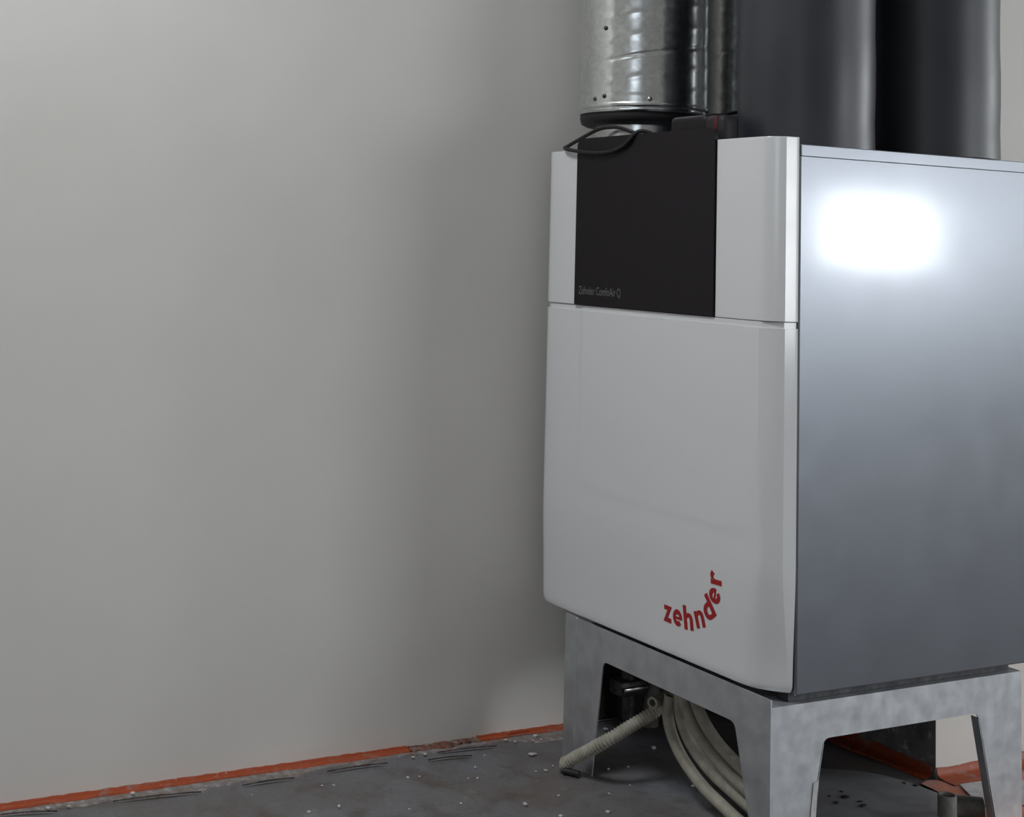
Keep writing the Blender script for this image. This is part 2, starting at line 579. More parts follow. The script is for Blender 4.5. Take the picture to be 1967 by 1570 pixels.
def panel_outline(L, s1b, s1t, s2t, s2b, zt, r=0.012, seg=5, top=None):
    top = top or SZ
    pts = [(0, 0), (s1b, 0)]
    for (cx, dirs) in ((s1t, 0), (s2t, 1)):
        # rounded top corners of the opening
        if dirs == 0:
            a = Vector((s1b, 0)); c = Vector((s1t, zt)); e = Vector((s2t, zt))
        else:
            a = Vector((s1t, zt)); c = Vector((s2t, zt)); e = Vector((s2b, 0))
        pa = c + (a - c).normalized() * r
        pe = c + (e - c).normalized() * r
        for k in range(seg + 1):
            t = k / seg
            q = (1 - t) ** 2 * pa + 2 * t * (1 - t) * c + t * t * pe
            pts.append((q.x, q.y))
    pts += [(s2b, 0), (L, 0), (L, top), (0, top)]
    return pts


def panel(name, org, sdir, ndir, L, *a, lip=None, top=None):
    org, sdir, ndir = Vector(org), Vector(sdir), Vector(ndir)
    bm = bmesh.new()
    pts = [org + sdir * s + Vector((0, 0, z)) for s, z in panel_outline(L, *a, top=top)]
    extrude_poly(bm, pts, ndir * TH)
    o = mesh_obj(name, bm, zinc)
    local(o, stand)
    # folded return lip along the two sloping legs
    s1b, s1t, s2t, s2b, zt = a
    for (sb, st) in ((s1b, s1t), (s2b, s2t)):
        if lip:
            bm = bmesh.new()
            e0 = org + sdir * sb
            e1 = org + sdir * st + Vector((0, 0, zt - 0.008))
            w = sdir * (TH if sb > L / 2 else -TH)
            extrude_poly(bm, [e0, e1, e1 + ndir * lip, e0 + ndir * lip], w)
            l = mesh_obj('leg_lip', bm, zinc)
            l.parent = o
    return o


panel('front_panel', (SX0, SY0, 0), (1, 0, 0), (0, 1, 0), SX1 - SX0, 0.056, 0.084, 0.434, 0.488, 0.206, top=0.2612)
panel('side_panel', (SX1, SY0 + TH, 0), (0, 1, 0), (-1, 0, 0), SY1 - SY0 - 2 * TH, 0.0675, 0.1045, 0.4405, 0.4825, 0.193, lip=0.015)
bm = bmesh.new()
box(bm, SX0, SX0 + TH, SY0 + TH, SY1 - TH, 0.193, SZ)
box(bm, SX0, SX0 + TH, SY1 - 0.064, SY1 - TH, 0.0, 0.193)
local(mesh_obj('side_rail', bm, zinc), stand)
panel('rear_panel', (SX0, SY1, 0), (1, 0, 0), (0, -1, 0), SX1 - SX0, 0.056, 0.084, 0.434, 0.488, 0.206)
bm = bmesh.new()
frame_boxes(bm, SX0 + TH, SX1 - TH, SY0 + TH, SY1 - TH, SZ - 0.003, SZ - 0.0005, 0.045, 'z')
local(mesh_obj('top_flange', bm, zinc), stand)
bm = bmesh.new()
box(bm, SX0 - 0.041, SX0 - 0.0005, SY0 + 0.003, SY0 + 0.006, 0, 0.2612)
box(bm, SX0 - 0.003, SX0 + 0.002, SY0 - 0.0015, SY0 + 0.0025, 0, 0.2612, 0.001, 1)
local(mesh_obj('corner_flange', bm, zinc), stand)

# ------------------------------------------------------------------ ventilation unit
unit = empty('ventilation_unit', (-0.333, 0.24, SZ))
tag(unit, 'white fronted heat recovery ventilation unit with grey steel side and black panel', 'ventilation unit')
UW, UD, UT = 0.667, 0.515, 1.108
bm = bmesh.new()
box(bm, -UW, 0, 0, UD, H0, 1.0960, 0.0025)
casing = local(mesh_obj('steel_casing', bm, steel), unit)
bm = bmesh.new()
box(bm, -UW - 0.0012, 0.0014, 0.0006, UD + 0.0012, 1.0885, UT, 0.0014, 2)
local(mesh_obj('top_lid', bm, steel), unit)
bm = bmesh.new()
box(bm, -UW + 0.16, -0.016, 0.0, UD - 0.03, SZ, H0 + 0.001)
local(mesh_obj('base_frame', bm, dark_metal), unit)

# front cover --------------------------------------------------------
END_TOP = [(0.0000, -0.0030), (-0.0006, -0.0085), (-0.0014, -0.0150), (-0.0030, -0.0255), (-0.0044, -0.0278), (-0.0080, -0.0325), (-0.0125, -0.0370),
           (-0.0180, -0.0412), (-0.0235, -0.0444), (-0.0290, -0.0465), (-0.0350, -0.0478), (-0.0450, -0.0488), (-0.0600, -0.0495)]
END_BOT = [(-0.0050, -0.0030), (-0.0054, -0.0045), (-0.0060, -0.0060), (-0.0075, -0.0090), (-0.0092, -0.0110), (-0.0130, -0.0150), (-0.0175, -0.0195),
           (-0.0225, -0.0240), (-0.0290, -0.0290), (-0.0350, -0.0330), (-0.0420, -0.0372), (-0.0500, -0.0405), (-0.0640, -0.0430)]


def smooth01(a, b, x):
    t = min(1.0, max(0.0, (x - a) / (b - a)))
    return t * t * (3 - 2 * t)


def emboss(x, z):
    """raised central field of the lower cover, rounded lower corners"""
    x0, x1, z0, r = -0.520, -0.030, H0 + 0.232, 0.05
    cx, hw = (x0 + x1) / 2, (x1 - x0) / 2
    cz, hz = z0 + 0.5, 0.5
    dx, dz = abs(x - cx) - (hw - r), abs(z - cz) - (hz - r)
    d = sqrt(max(dx, 0) ** 2 + max(dz, 0) ** 2) + min(max(dx, dz), 0) - r
    side = smooth01(H0 + 0.24, H0 + 0.5, z) * 0.7 + 0.3
    return -0.0020 * smooth01(0.0045, -0.0045, d) * side


def cover_profile(t, xa, xb, inset=0.0, z=None):
    """front outline in plan from xb (right) to xa (left); t = 0 upper form, 1 bottom form"""
    def pt(i, end):
        a, b = END_TOP[i], END_BOT[i]
        if end:
            b = (a[0], a[1] * 0.88)
        return a[0] + (b[0] - a[0]) * t, a[1] + (b[1] - a[1]) * t
    out = []
    flat = -0.0500 + 0.0060 * t
    fine = [-0.075 - 0.0055 * k for k in range(int((UW - 0.15) / 0.0055) + 1)]
    xs = []
    for i in range(13):
        x, y = pt(i, 0)
        xs.append((x - inset, y + inset * 0.5))
    for x in fine:
        xs.append((x, flat + inset * 0.5))
    for i in reversed(range(13)):
        x, y = pt(i, 1)
        xs.append((-UW - x + inset, y + inset * 0.5))
    if z is not None:
        xs = [(x, y + (emboss(x, z) if -0.6 < x < -0.012 else 0.0)) for x, y in xs]
    # clip to [xa, xb]
    res = []
    for k, (x, y) in enumerate(xs):
        if xa <= x <= xb:
            res.append((x, y))
    def yat(xq):
        for (x1_, y1_), (x2_, y2_) in zip(xs, xs[1:]):
            if x2_ <= xq <= x1_ and x1_ != x2_:
                f = (x1_ - xq) / (x1_ - x2_)
                return y1_ + (y2_ - y1_) * f
        return flat
    if xb < -0.0001:
        res.insert(0, (xb, yat(xb)))
    if xa > -UW + 0.0001:
        res.append((xa, yat(xa)))
    return res


def loft(rows, yback=-0.002):
    """rows: list of (z, [(x, y)...]) of equal length; closed solid back to y = yback"""
    bm = bmesh.new()
    rings = []
    for z, pr in rows:
        ring = [bm.verts.new((x, y, z)) for x, y in pr]
        ring.append(bm.verts.new((pr[-1][0], yback, z)))
        ring.append(bm.verts.new((pr[0][0], yback, z)))
        rings.append(ring)
    n = len(rings[0])
    for a, b in zip(rings, rings[1:]):
        for k in range(n):
            j = (k + 1) % n
            bm.faces.new((a[k], a[j], b[j], b[k]))
    bm.faces.new(rings[0])
    bm.faces.new(list(reversed(rings[-1])))
    return bm


rows = []
zs = [0.003, 0.0042, 0.006, 0.009, 0.013, 0.02, 0.03, 0.045, 0.06, 0.08, 0.10, 0.13, 0.16] + [0.18 + 0.006 * k for k in range(24)] + [0.33 + 0.02 * k for k in range(11)] + [0.545, 0.5560]
for dz in zs:
    z = H0 + dz
    t = 1 - smooth01(0.0, 0.20, dz)
    pr = cover_profile(t, -9, 9, 0.0, z)
    # rounded lower corners, seen from the front
    rr = 0.016
    if dz < rr:
        k = rr * (1 - sqrt(max(0, 1 - ((rr - dz) / rr) ** 2)))
        half = -UW / 2
        pr = [(half + (x - half) * (1 - k / (UW / 2) * 0.7), y + 0.25 * k) for x, y in pr]
    rows.append((z, pr))
for dz in (0.5562, 0.5655):
    rows.append((H0 + dz, cover_profile(0, -9, 9, 0.004, H0 + dz)))
cover = local(mesh_obj('front_cover', loft(rows), gloss, smooth=14), unit)
cover['label'] = 'white glossy lower front cover'
for xa, xb in ((-9, -0.5435), (-0.1400, 9)):
    rows = []
    for dz in (0.5665, 0.5673, 0.60, 0.65, 0.7, 0.75, 0.8, 0.85, 0.8555, 0.8565):
        ins = 0.0006 if dz in (0.5665, 0.8565) else 0.0
        rows.append((H0 + dz, cover_profile(0, xa, xb, ins)))
    local(mesh_obj('cover_cap', loft(rows), gloss, smooth=14), unit)

# black display plate with rounded upper corners, folded back at its top
bm = bmesh.new()
bx0, bx1, bz0, bz1, r = -0.5415, -0.1420, H0 + 0.567, H0 + 0.8770, 0.014
pts = [(bx0, bz0), (bx1, bz0)]
for cx, a0 in ((bx1 - r, 0), (bx0 + r, 90)):
    for k in range(6):
        a = radians(a0 + 18 * k)
        pts.append((cx + r * cos(a), bz1 - r + r * sin(a)))
extrude_poly(bm, [Vector((x, -0.0535, z)) for x, z in pts], Vector((0, 0.006, 0)))
plate = local(mesh_obj('display_panel', bm, black), unit)
plate['label'] = 'matt black display panel'
bm = bmesh.new()
box(bm, bx0 + 0.01, bx1 - 0.01, -0.0470, -0.003, H0 + 0.58, H0 + 0.843, 0.004)
local(mesh_obj('panel_housing', bm, black, smooth=40), unit)


# lettering ----------------------------------------------------------
def glyph_mesh(txt, offset=0.0):
    cu = bpy.data.curves.new('lettering', 'FONT')
    cu.body = txt
    cu.size = 1.0
    cu.offset = offset
    cu.resolution_u = 6
    o = bpy.data.objects.new('lettering', cu)
    COL.objects.link(o)
    dg = bpy.context.evaluated_depsgraph_get()
    dg.update()
    me = bpy.data.meshes.new_from_object(o.evaluated_get(dg))
    bpy.data.objects.remove(o)
    vs = [vv.co.copy() for vv in me.vertices]
    fs = [list(f.vertices) for f in me.polygons]
    bpy.data.meshes.remove(me)
    return vs, fs


def e_glyph(t=0.58, n=40):
    """bold lower-case e: open ring with a crossbar"""
    vs, fs = [], []
    for k in range(n + 1):
        a = radians(0 + 318 * k / n)
        for rr in (1.0, 1.0 - t):
            vs.append(Vector((rr * cos(a), rr * 1.08 * sin(a), 0)))
        if k:
            fs.append([2 * k - 2, 2 * k - 1, 2 * k + 1, 2 * k])
    i = len(vs)
    for x, y in ((-0.8, -0.19), (1.0, -0.19), (1.0, 0.14), (-0.8, 0.14)):
        vs.append(Vector((x, y, 0)))
    fs.append([i, i + 1, i + 2, i + 3])
    return vs, fs


bm = bmesh.new()
LET = [('z', -0.2560, 0.3290, -2), ('e', -0.2298, 0.3288, 1), ('h', -0.2020, 0.3352, 6), ('n', -0.1725, 0.3402, 18), ('d', -0.1520, 0.3632, 38), ('e', -0.1338, 0.3858, 78), ('r', -0.1300, 0.4148, 92)]
for chh, x, z, ang in LET:
    vs, fs = e_glyph() if chh == 'e' else glyph_mesh(chh, 0.031)
    x0 = min(q.x for q in vs); x1 = max(q.x for q in vs); y0 = min(q.y for q in vs); y1 = max(q.y for q in vs)
    hh = 0.0385 if chh in 'hd' else 0.0270
    ww = {'z': 0.0215, 'e': 0.0240, 'h': 0.0235, 'n': 0.0235, 'd': 0.0270, 'r': 0.0215}[chh]
    sy, sx = hh / (y1 - y0), ww / (x1 - x0)
    a = radians(ang)
    new = []
    for q in vs:
        u, w = (q.x - (x0 + x1) / 2) * sx, (q.y - (y0 + y1) / 2) * sy
        new.append(bm.verts.new((x + u * cos(a) - w * sin(a), 0, z + u * sin(a) + w * cos(a))))
    for f in fs:
        bm.faces.new([new[i] for i in f])
# lay the print on the curved cover surface
for vv in bm.verts:
    dz = vv.co.z - H0
    t = 1 - smooth01(0.0, 0.20, dz)
    vv.co.y = -0.0500 + 0.0060 * t + emboss(vv.co.x, vv.co.z) - 0.0006
for f in list(bm.faces):
    f.normal_update()
    if f.normal.y > 0:
        f.normal_flip()
me = bpy.data.meshes.new('brand_lettering')
bm.to_mesh(me); bm.free()
me.materials.append(red_ink)
o = lnk(bpy.data.objects.new('brand_lettering', me), cover)
o['label'] = 'red curved lower-case brand lettering'

bm = bmesh.new()
vs, fs = glyph_mesh('Zehnder ComfoAir Q', 0.0)
x0 = min(q.x for q in vs); x1 = max(q.x for q in vs)
zt = max(q.y for q in vs)
sx = 0.1310 / (x1 - x0); sy = 0.0148 / zt
new = [bm.verts.new((-0.5265 + (q.x - x0) * sx, -0.0539, 0.8485 + q.y * sy)) for q in vs]
for f in fs:
    bm.faces.new([new[i] for i in f])
me = bpy.data.meshes.new('model_lettering')
bm.to_mesh(me); bm.free()
me.materials.append(grey_ink)
o = lnk(bpy.data.objects.new('model_lettering', me), plate)
o['label'] = 'small grey printed product lettering'


# ------------------------------------------------------------------ ducts
def spiral_duct(name, label, c, r, z0, z1, phase):
    root = empty(name, (c[0], c[1], UT))
    tag(root, label, 'duct')
    bm = bmesh.new()
    n = 96
    pitch = 0.121
    step = 0.0030
    nz = int((z1 - z0) / step)
    rings = []
    for i in range(nz + 1):
        z = z0 + (z1 - z0) * i / nz
        ring = []
        for k in range(n):
            th = 2 * pi * k / n
            u = ((z - pitch * th / (2 * pi) - phase) / pitch) % 1.0
            d = min(u, 1 - u) * pitch                    # lock seam
            rr = r - 0.0014 * max(0, 1 - (d / 0.0040) ** 2)
            for q in (0.31, 0.655):                      # two shallow stiffening ribs
                dd = abs(u - q) * pitch
                rr += 0.0007 * math.exp(-(dd / 0.006) ** 2)
            if z < z0 + 0.02:                            # plain rolled end
                rr = r + 0.0005
            ring.append(bm.verts.new((c[0] + rr * cos(th), c[1] + rr * sin(th), z)))
        rings.append(ring)
    for a, b in zip(rings, rings[1:]):
        for k in range(n):
            bm.faces.new((a[k], a[(k + 1) % n], b[(k + 1) % n], b[k]))
    local(mesh_obj('duct_wall', bm, galv, smooth=60), root)
    bm = bmesh.new()
    lathe(bm, [(r - 0.012, z0 + 0.02), (r + 0.0012, z0 + 0.004), (r + 0.0022, z0), (r + 0.0012, z0 - 0.004), (r - 0.002, z0 - 0.006), (r - 0.002, z0 - 0.0085), (r + 0.0005, z0 - 0.010), (r - 0.001, z0 - 0.0125), (r - 0.03, z0 - 0.012)], 96, c)
    local(mesh_obj('end_ring', bm, galv, smooth=50), root)
    bm = bmesh.new()
    lathe(bm, [(0.06, z0 - 0.010), (r - 0.004, z0 - 0.011), (r - 0.003, z0 - 0.020), (r - 0.006, z0 - 0.030), (r - 0.014, z0 - 0.034), (0.09, z0 - 0.035), (0.06, z0 - 0.034)], 96, c)
    local(mesh_obj('rubber_gasket', bm, rubber, smooth=50), root)
    bm = bmesh.new()
    lathe(bm, [(0.070, UT), (0.094, UT), (0.096, UT + 0.004), (0.090, UT + 0.008), (0.090, z0 - 0.034), (0.070, z0 - 0.034)], 72, c)
    local(mesh_obj('spigot', bm, galv, smooth=40), root)
    return root


def screw(root, c, r, ang, z, m):
    """pan head screw on the duct wall"""
    bm = bmesh.new()
    lathe(bm, [(0.0045, 0), (0.0045, 0.0008), (0.0036, 0.0022), (0.0018, 0.0030), (0.0014, 0.0018), (0, 0.0018)], 14)
    a = radians(ang)
    mt = Matrix.Translation((c[0] + (r - 0.0002) * cos(a), c[1] + (r - 0.0002) * sin(a), z)) @ Matrix.Rotation(a, 4, 'Z') @ Matrix.Rotation(pi / 2, 4, 'Y')
    bmesh.ops.transform(bm, matrix=mt, verts=bm.verts)
    return local(mesh_obj('screw', bm, m, smooth=40), root)


CA, RA, ZA = (-0.530, 0.088), 0.123, 1.203
ductA = spiral_duct('spiral_duct', 'galvanised spiral duct with screw heads beside the plastered wall', CA, RA, ZA, 2.74, 0.100)
for ang, dz, m in ((-31, 0.010, galv), (-72, 0.016, dark_metal), (-83, 0.012, dark_metal), (-72, 0.145, dark_metal)):
    screw(ductA, CA, RA, ang, ZA + dz, m)
CB = (-0.530, 0.396)
spiral_duct('spiral_duct', 'galvanised spiral duct half hidden between another duct and black foam pipe', CB, 0.123, ZA, 2.74, 0.03)


def foam_pipe(label, c, r, seam):
    root = empty('insulated_pipe', (c[0], c[1], UT))
    tag(root, label, 'pipe')
    bm = bmesh.new()
    prof = [(0.09, UT + 0.0005), (r - 0.003, UT + 0.0005), (r, UT + 0.003)]
    z = UT + 0.003
    while z < 2.70:
        z += 0.05
        prof.append((r + 0.0006 * sin(z * 37) + 0.0004 * sin(z * 91), min(z, 2.74)))
    lathe(bm, prof, 96, c)
    local(mesh_obj('foam_sleeve', bm, foam, smooth=50), root)
    bm = bmesh.new()
    lathe(bm, [(0.084, UT + 0.0003), (0.0885, UT + 0.0003), (0.0885, UT + 0.10), (0.084, UT + 0.10), (0.084, UT + 0.0003)], 64, c)
    local(mesh_obj('inner_spigot', bm, galv, smooth=50), root)
    return root


foam_pipe('dark foam insulated pipe standing on casing top directly behind white cover corner', (-0.155, 0.154), 0.115, 0)
foam_pipe('dark foam insulated pipe standing on casing top against the bare pillar', (-0.130, 0.4285), 0.115, 1)

# ------------------------------------------------------------------ cable loop and plug on top of the unit
bm = bmesh.new()
path = catmull([(-0.30, 0.0, 1.127), (-0.345, -0.012, 1.131), (-0.381, -0.030, 1.141), (-0.433, -0.030, 1.155), (-0.466, -0.030, 1.159), (-0.507, -0.031, 1.157), (-0.552, -0.036, 1.143),
                (-0.585, -0.046, 1.128), (-0.582, -0.055, 1.1238), (-0.562, -0.0585, 1.1195), (-0.531, -0.0590, 1.1150), (-0.480, -0.0600, 1.110), (-0.430, -0.0600, 1.110), (-0.391, -0.0590, 1.118), (-0.370, -0.0580, 1.130), (-0.356, -0.0520, 1.1430), (-0.345, -0.040, 1.143), (-0.325, -0.020, 1.130), (-0.29, -0.005, 1.124)], 0.004)
tube(bm, path, 0.0036, 10)
tag(mesh_obj('cable_loop', bm, rubber, smooth=60), 'thin black cable looped over the top edge of the black panel', 'cable')

plug = empty('cable_plug', (-0.235, 0.004, UT))
tag(plug, 'black plug housing with dark red collar behind the black panel top', 'plug')
bm = bmesh.new()
box(bm, -0.305, -0.205, -0.022, 0.030, UT + 0.001, UT + 0.060, 0.010, 3)
local(mesh_obj('plug_body', bm, black, smooth=40), plug)
bm = bmesh.new()
box(bm, -0.207, -0.155, -0.026, 0.012, UT + 0.001, UT + 0.056, 0.010, 3)
local(mesh_obj('plug_neck', bm, rubber, smooth=40), plug)
bm = bmesh.new()
box(bm, -0.180, -0.168, -0.028, 0.014, UT + 0.018, UT + 0.054, 0.004, 2)
local(mesh_obj('collar', bm, red_plastic, smooth=40), plug)
bm = bmesh.new()
tube(bm, catmull([(-0.248, 0.008, UT + 0.056), (-0.252, 0.026, UT + 0.063), (-0.262, 0.055, UT + 0.066), (-0.276, 0.095, UT + 0.074), (-0.290, 0.150, UT + 0.084), (-0.285, 0.220, UT + 0.090)], 0.005), 0.0035, 10)
local(mesh_obj('cable', bm, rubber, smooth=60), plug)

# ------------------------------------------------------------------ hoses under the unit
loops = [
    [(-0.342, 0.166), (-0.348, 0.133), (-0.337, 0.102), (-0.308, 0.072), (-0.259, 0.045), (-0.205, 0.029), (-0.145, 0.016)],
    [(-0.321, 0.163), (-0.313, 0.126), (-0.281, 0.093), (-0.227, 0.068), (-0.148, 0.050)],
    [(-0.307, 0.175), (-0.286, 0.142), (-0.251, 0.114), (-0.199, 0.089), (-0.146, 0.074)],
    [(-0.282, 0.174), (-0.261, 0.147), (-0.227, 0.123), (-0.187, 0.107), (-0.149, 0.095)],
]
pts = []
ys = [0.030, 0.034, 0.030, 0.036]
for i, l in enumerate(loops):
    y = ys[i]
    dz = (0.0, 0.02, 0.04, 0.055)[i]
    pts += [(x, y, z) for x, z in l]
    pts += [(-0.085, y + 0.004, 0.014 + dz), (-0.040, y + 0.012, 0.035 + dz * 0.8), (-0.022, y + 0.018, 0.090 + dz * 0.4), (-0.035, y + 0.022, 0.165 + dz * 0.2), (-0.095, y + 0.025, 0.222), (-0.20, y + 0.022, 0.232), (-0.27, y + 0.012, 0.226), (-0.315 + 0.015 * i, y + 0.004, 0.206)]
pts = pts[:-1] + [(-0.331, 0.086, 0.185), (-0.356, 0.08, 0.17), (-0.371, 0.07, 0.159), (-0.373, 0.05, 0.152), (-0.368, 0.026, 0.15), (-0.358, 0.004, 0.15)]
bm = bmesh.new()
tube(bm, catmull(pts, 0.007), 0.0102, 14, 0.006)
tag(mesh_obj('hose_coil', bm, hose_m, smooth=60), 'coil of smooth beige hose hanging inside the steel stand', 'hose')
# corrugated hose
path = catmull([(-0.502, -0.086, 0.0130), (-0.496, -0.082, 0.0145), (-0.473, -0.076, 0.032), (-0.443, -0.069, 0.052), (-0.417, -0.062, 0.071), (-0.400, -0.045, 0.087), (-0.396, -0.015, 0.101), (-0.391, 0.015, 0.115), (-0.383, 0.040, 0.130), (-0.374, 0.058, 0.142), (-0.350, 0.066, 0.159), (-0.320, 0.074, 0.185)], 0.0016)
bm = bmesh.new()
tube(bm, path, 0.0105, 14, 0.007, radf=lambda i: 0.0104 + (0.0011 if (i // 2) % 2 else -0.0006) if i > 8 else 0.0125)
ch = empty('corrugated_hose', (-0.49, -0.08, 0))
tag(ch, 'beige corrugated hose lying from floor up into the stand', 'hose')
local(mesh_obj('hose_body', bm, hose_m, smooth=35), ch)
bm = bmesh.new()
tube(bm, [Vector((-0.488, -0.090, 0.0065)), Vector((-0.482, -0.085, 0.0065)), Vector((-0.470, -0.078, 0.0065)), Vector((-0.462, -0.074, 0.0065))], 0.006, 10)
local(mesh_obj('black_stub', bm, rubber, smooth=50), ch)

# dark panel put in as wall shade, and drain fittings at the foot of the left wall, below the unit
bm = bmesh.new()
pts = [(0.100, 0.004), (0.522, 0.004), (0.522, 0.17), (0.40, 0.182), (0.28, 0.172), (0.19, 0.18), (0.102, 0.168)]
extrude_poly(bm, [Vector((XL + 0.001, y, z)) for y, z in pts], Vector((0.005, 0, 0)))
tag(mesh_obj('bitumen_sheet', bm, wall_shade), 'black bitumen sheet with white specks on wall foot under the unit', 'sheet')  # black panel takes the place of deep shade on the wall
dv = empty('drain_valve', (-0.662, 0.178, 0))
tag(dv, 'dark vertical drain pipe with cross valve under the unit', 'valve')
bm = bmesh.new(); lathe(bm, [(0, 0.0), (0.020, 0.0), (0.020, 0.012), (0.015, 0.014), (0.015, 0.232), (0, 0.232)], 24, (-0.662, 0.178)); local(mesh_obj('pipe', bm, dark_metal, smooth=40), dv)
bm = bmesh.new(); box(bm, -0.684, -0.640, 0.145, 0.211, 0.062, 0.092, 0.006, 2); local(mesh_obj('valve_body', bm, dark_metal, smooth=40), dv)
bm = bmesh.new(); box(bm, -0.640, -0.633, 0.150, 0.206, 0.074, 0.082, 0.002, 2); local(mesh_obj('lever', bm, galv, smooth=40), dv)
dp = empty('drain_pipe', (-0.655, 0.232, 0))
bm = bmesh.new(); tube(bm, catmull([(-0.655, 0.222, 0.0), (-0.655, 0.228, 0.06), (-0.655, 0.236, 0.12), (-0.655, 0.243, 0.245)], 0.02), 0.016, 20); local(mesh_obj('pipe', bm, grey_pvc, smooth=50), dp)
bm = bmesh.new(); lathe(bm, [(0.0162, 0.0), (0.020, 0.0), (0.020, 0.02), (0.0165, 0.022)], 24, (-0.655, 0.223)); local(mesh_obj('socket', bm, grey_pvc, smooth=40), dp)
tag(dp, 'plain grey drain pipe rising beside the dark valve', 'pipe')

# ------------------------------------------------------------------ things on the floor behind the stand's side
stub = empty('pipe_stub', (-0.012, 0.337, 0))
tag(stub, 'upright cut grey plastic pipe stub seen through the stand side', 'pipe stub')
cs = (-0.020, 0.345)
bm = bmesh.new(); lathe(bm, [(0.0115, 0.0), (0.0150, 0.0), (0.0150, 0.063), (0.0145, 0.064), (0.0122, 0.064), (0.0118, 0.063), (0.0115, 0.002), (0, 0.002)], 28, cs); local(mesh_obj('pipe_wall', bm, grey_pvc, smooth=40), stub)
bm = bmesh.new(); lathe(bm, [(0.0152, 0.0), (0.0185, 0.0), (0.0185, 0.016), (0.0152, 0.018)], 28, cs); local(mesh_obj('socket', bm, grey_pvc, smooth=40), stub)
bm = bmesh.new()
tube(bm, [Vector((-0.076, 0.412, 0.0182)), Vector((-0.074, 0.415, 0.0182)), Vector((-0.046, 0.450, 0.0182)), Vector((-0.043, 0.454, 0.0182))], 0.018, 22, 0.015)
tag(mesh_obj('pipe_offcut', bm, grey_pvc, smooth=40), 'short grey pipe offcut lying beside the upright stub', 'pipe offcut')


def flat_piece(name, pts, z, th, m, seed=0, curl=0.0):
    """thin irregular sheet lying on the floor; each point (x, y[, lift])"""
    rnd = random.Random(seed)
    bm = bmesh.new()
    top = [bm.verts.new((p[0], p[1], z + th + (p[2] if len(p) > 2 else 0))) for p in pts]
    bot = [bm.verts.new((p[0], p[1], z + (p[2] if len(p) > 2 else 0))) for p in pts]
    bm.faces.new(top)
    bm.faces.new(list(reversed(bot)))
    for i in range(len(pts)):
        j = (i + 1) % len(pts)
        bm.faces.new((top[i], bot[i], bot[j], top[j]))
    bmesh.ops.triangulate(bm, faces=[f for f in bm.faces if len(f.verts) > 4])
    return mesh_obj(name, bm, m)


o = flat_piece('foil_sheet', [(-0.40, 0.27), (-0.335, 0.36), (-0.290, 0.425), (-0.255, 0.452), (-0.205, 0.468), (-0.156, 0.474), (-0.120, 0.432), (-0.086, 0.398), (-0.052, 0.362), (-0.030, 0.300), (-0.035, 0.20), (-0.08, 0.10), (-0.2, 0.09), (-0.33, 0.13)], 0.0, 0.003, foil)
tag(o, 'flat grey dusty sheet on the floor behind the stand side', 'sheet')
o = flat_piece('floor_membrane', [(-0.208, 0.53), (-0.212, 0.505), (-0.205, 0.484), (-0.16, 0.482), (-0.11, 0.432), (-0.075, 0.400), (0.0, 0.37), (0.06, 0.45), (0.10, 0.62), (0.08, 0.9), (0.02, 1.2), (-0.10, 1.5), (-0.208, 1.6)], 0.0, 0.0016, orange_dusty)
tag(o, 'dusty orange sealing membrane spread over the floor beyond the pillar corner', 'membrane')
o = flat_piece('white_scrap', [(-0.168, 0.540), (-0.160, 0.640), (-0.10, 0.70), (-0.045, 0.66), (-0.050, 0.585), (-0.085, 0.505), (-0.118, 0.512)], 0.0034, 0.002, scrap_and_edge)
tag(o, 'torn whitish sheet scrap lying on the dusty orange membrane', 'scrap')
bm = bmesh.new()
extrude_poly(bm, [Vector((0.0006, 0.0385, 0.050)), Vector((0.0006, 0.0285, 0.000)), Vector((0.0006, 0.018, 0.000)), Vector((0.0006, 0.028, 0.060)), Vector((0.0006, 0.0365, 0.130)), Vector((0.0006, 0.0455, 0.132))], Vector((0.0012, 0, 0)))
tag(mesh_obj('tape_scrap', bm, scrap_and_edge), 'sliver of white tape stuck on the sloping stand leg edge', 'tape')  # white strip put on for the lit, dirty flange edge

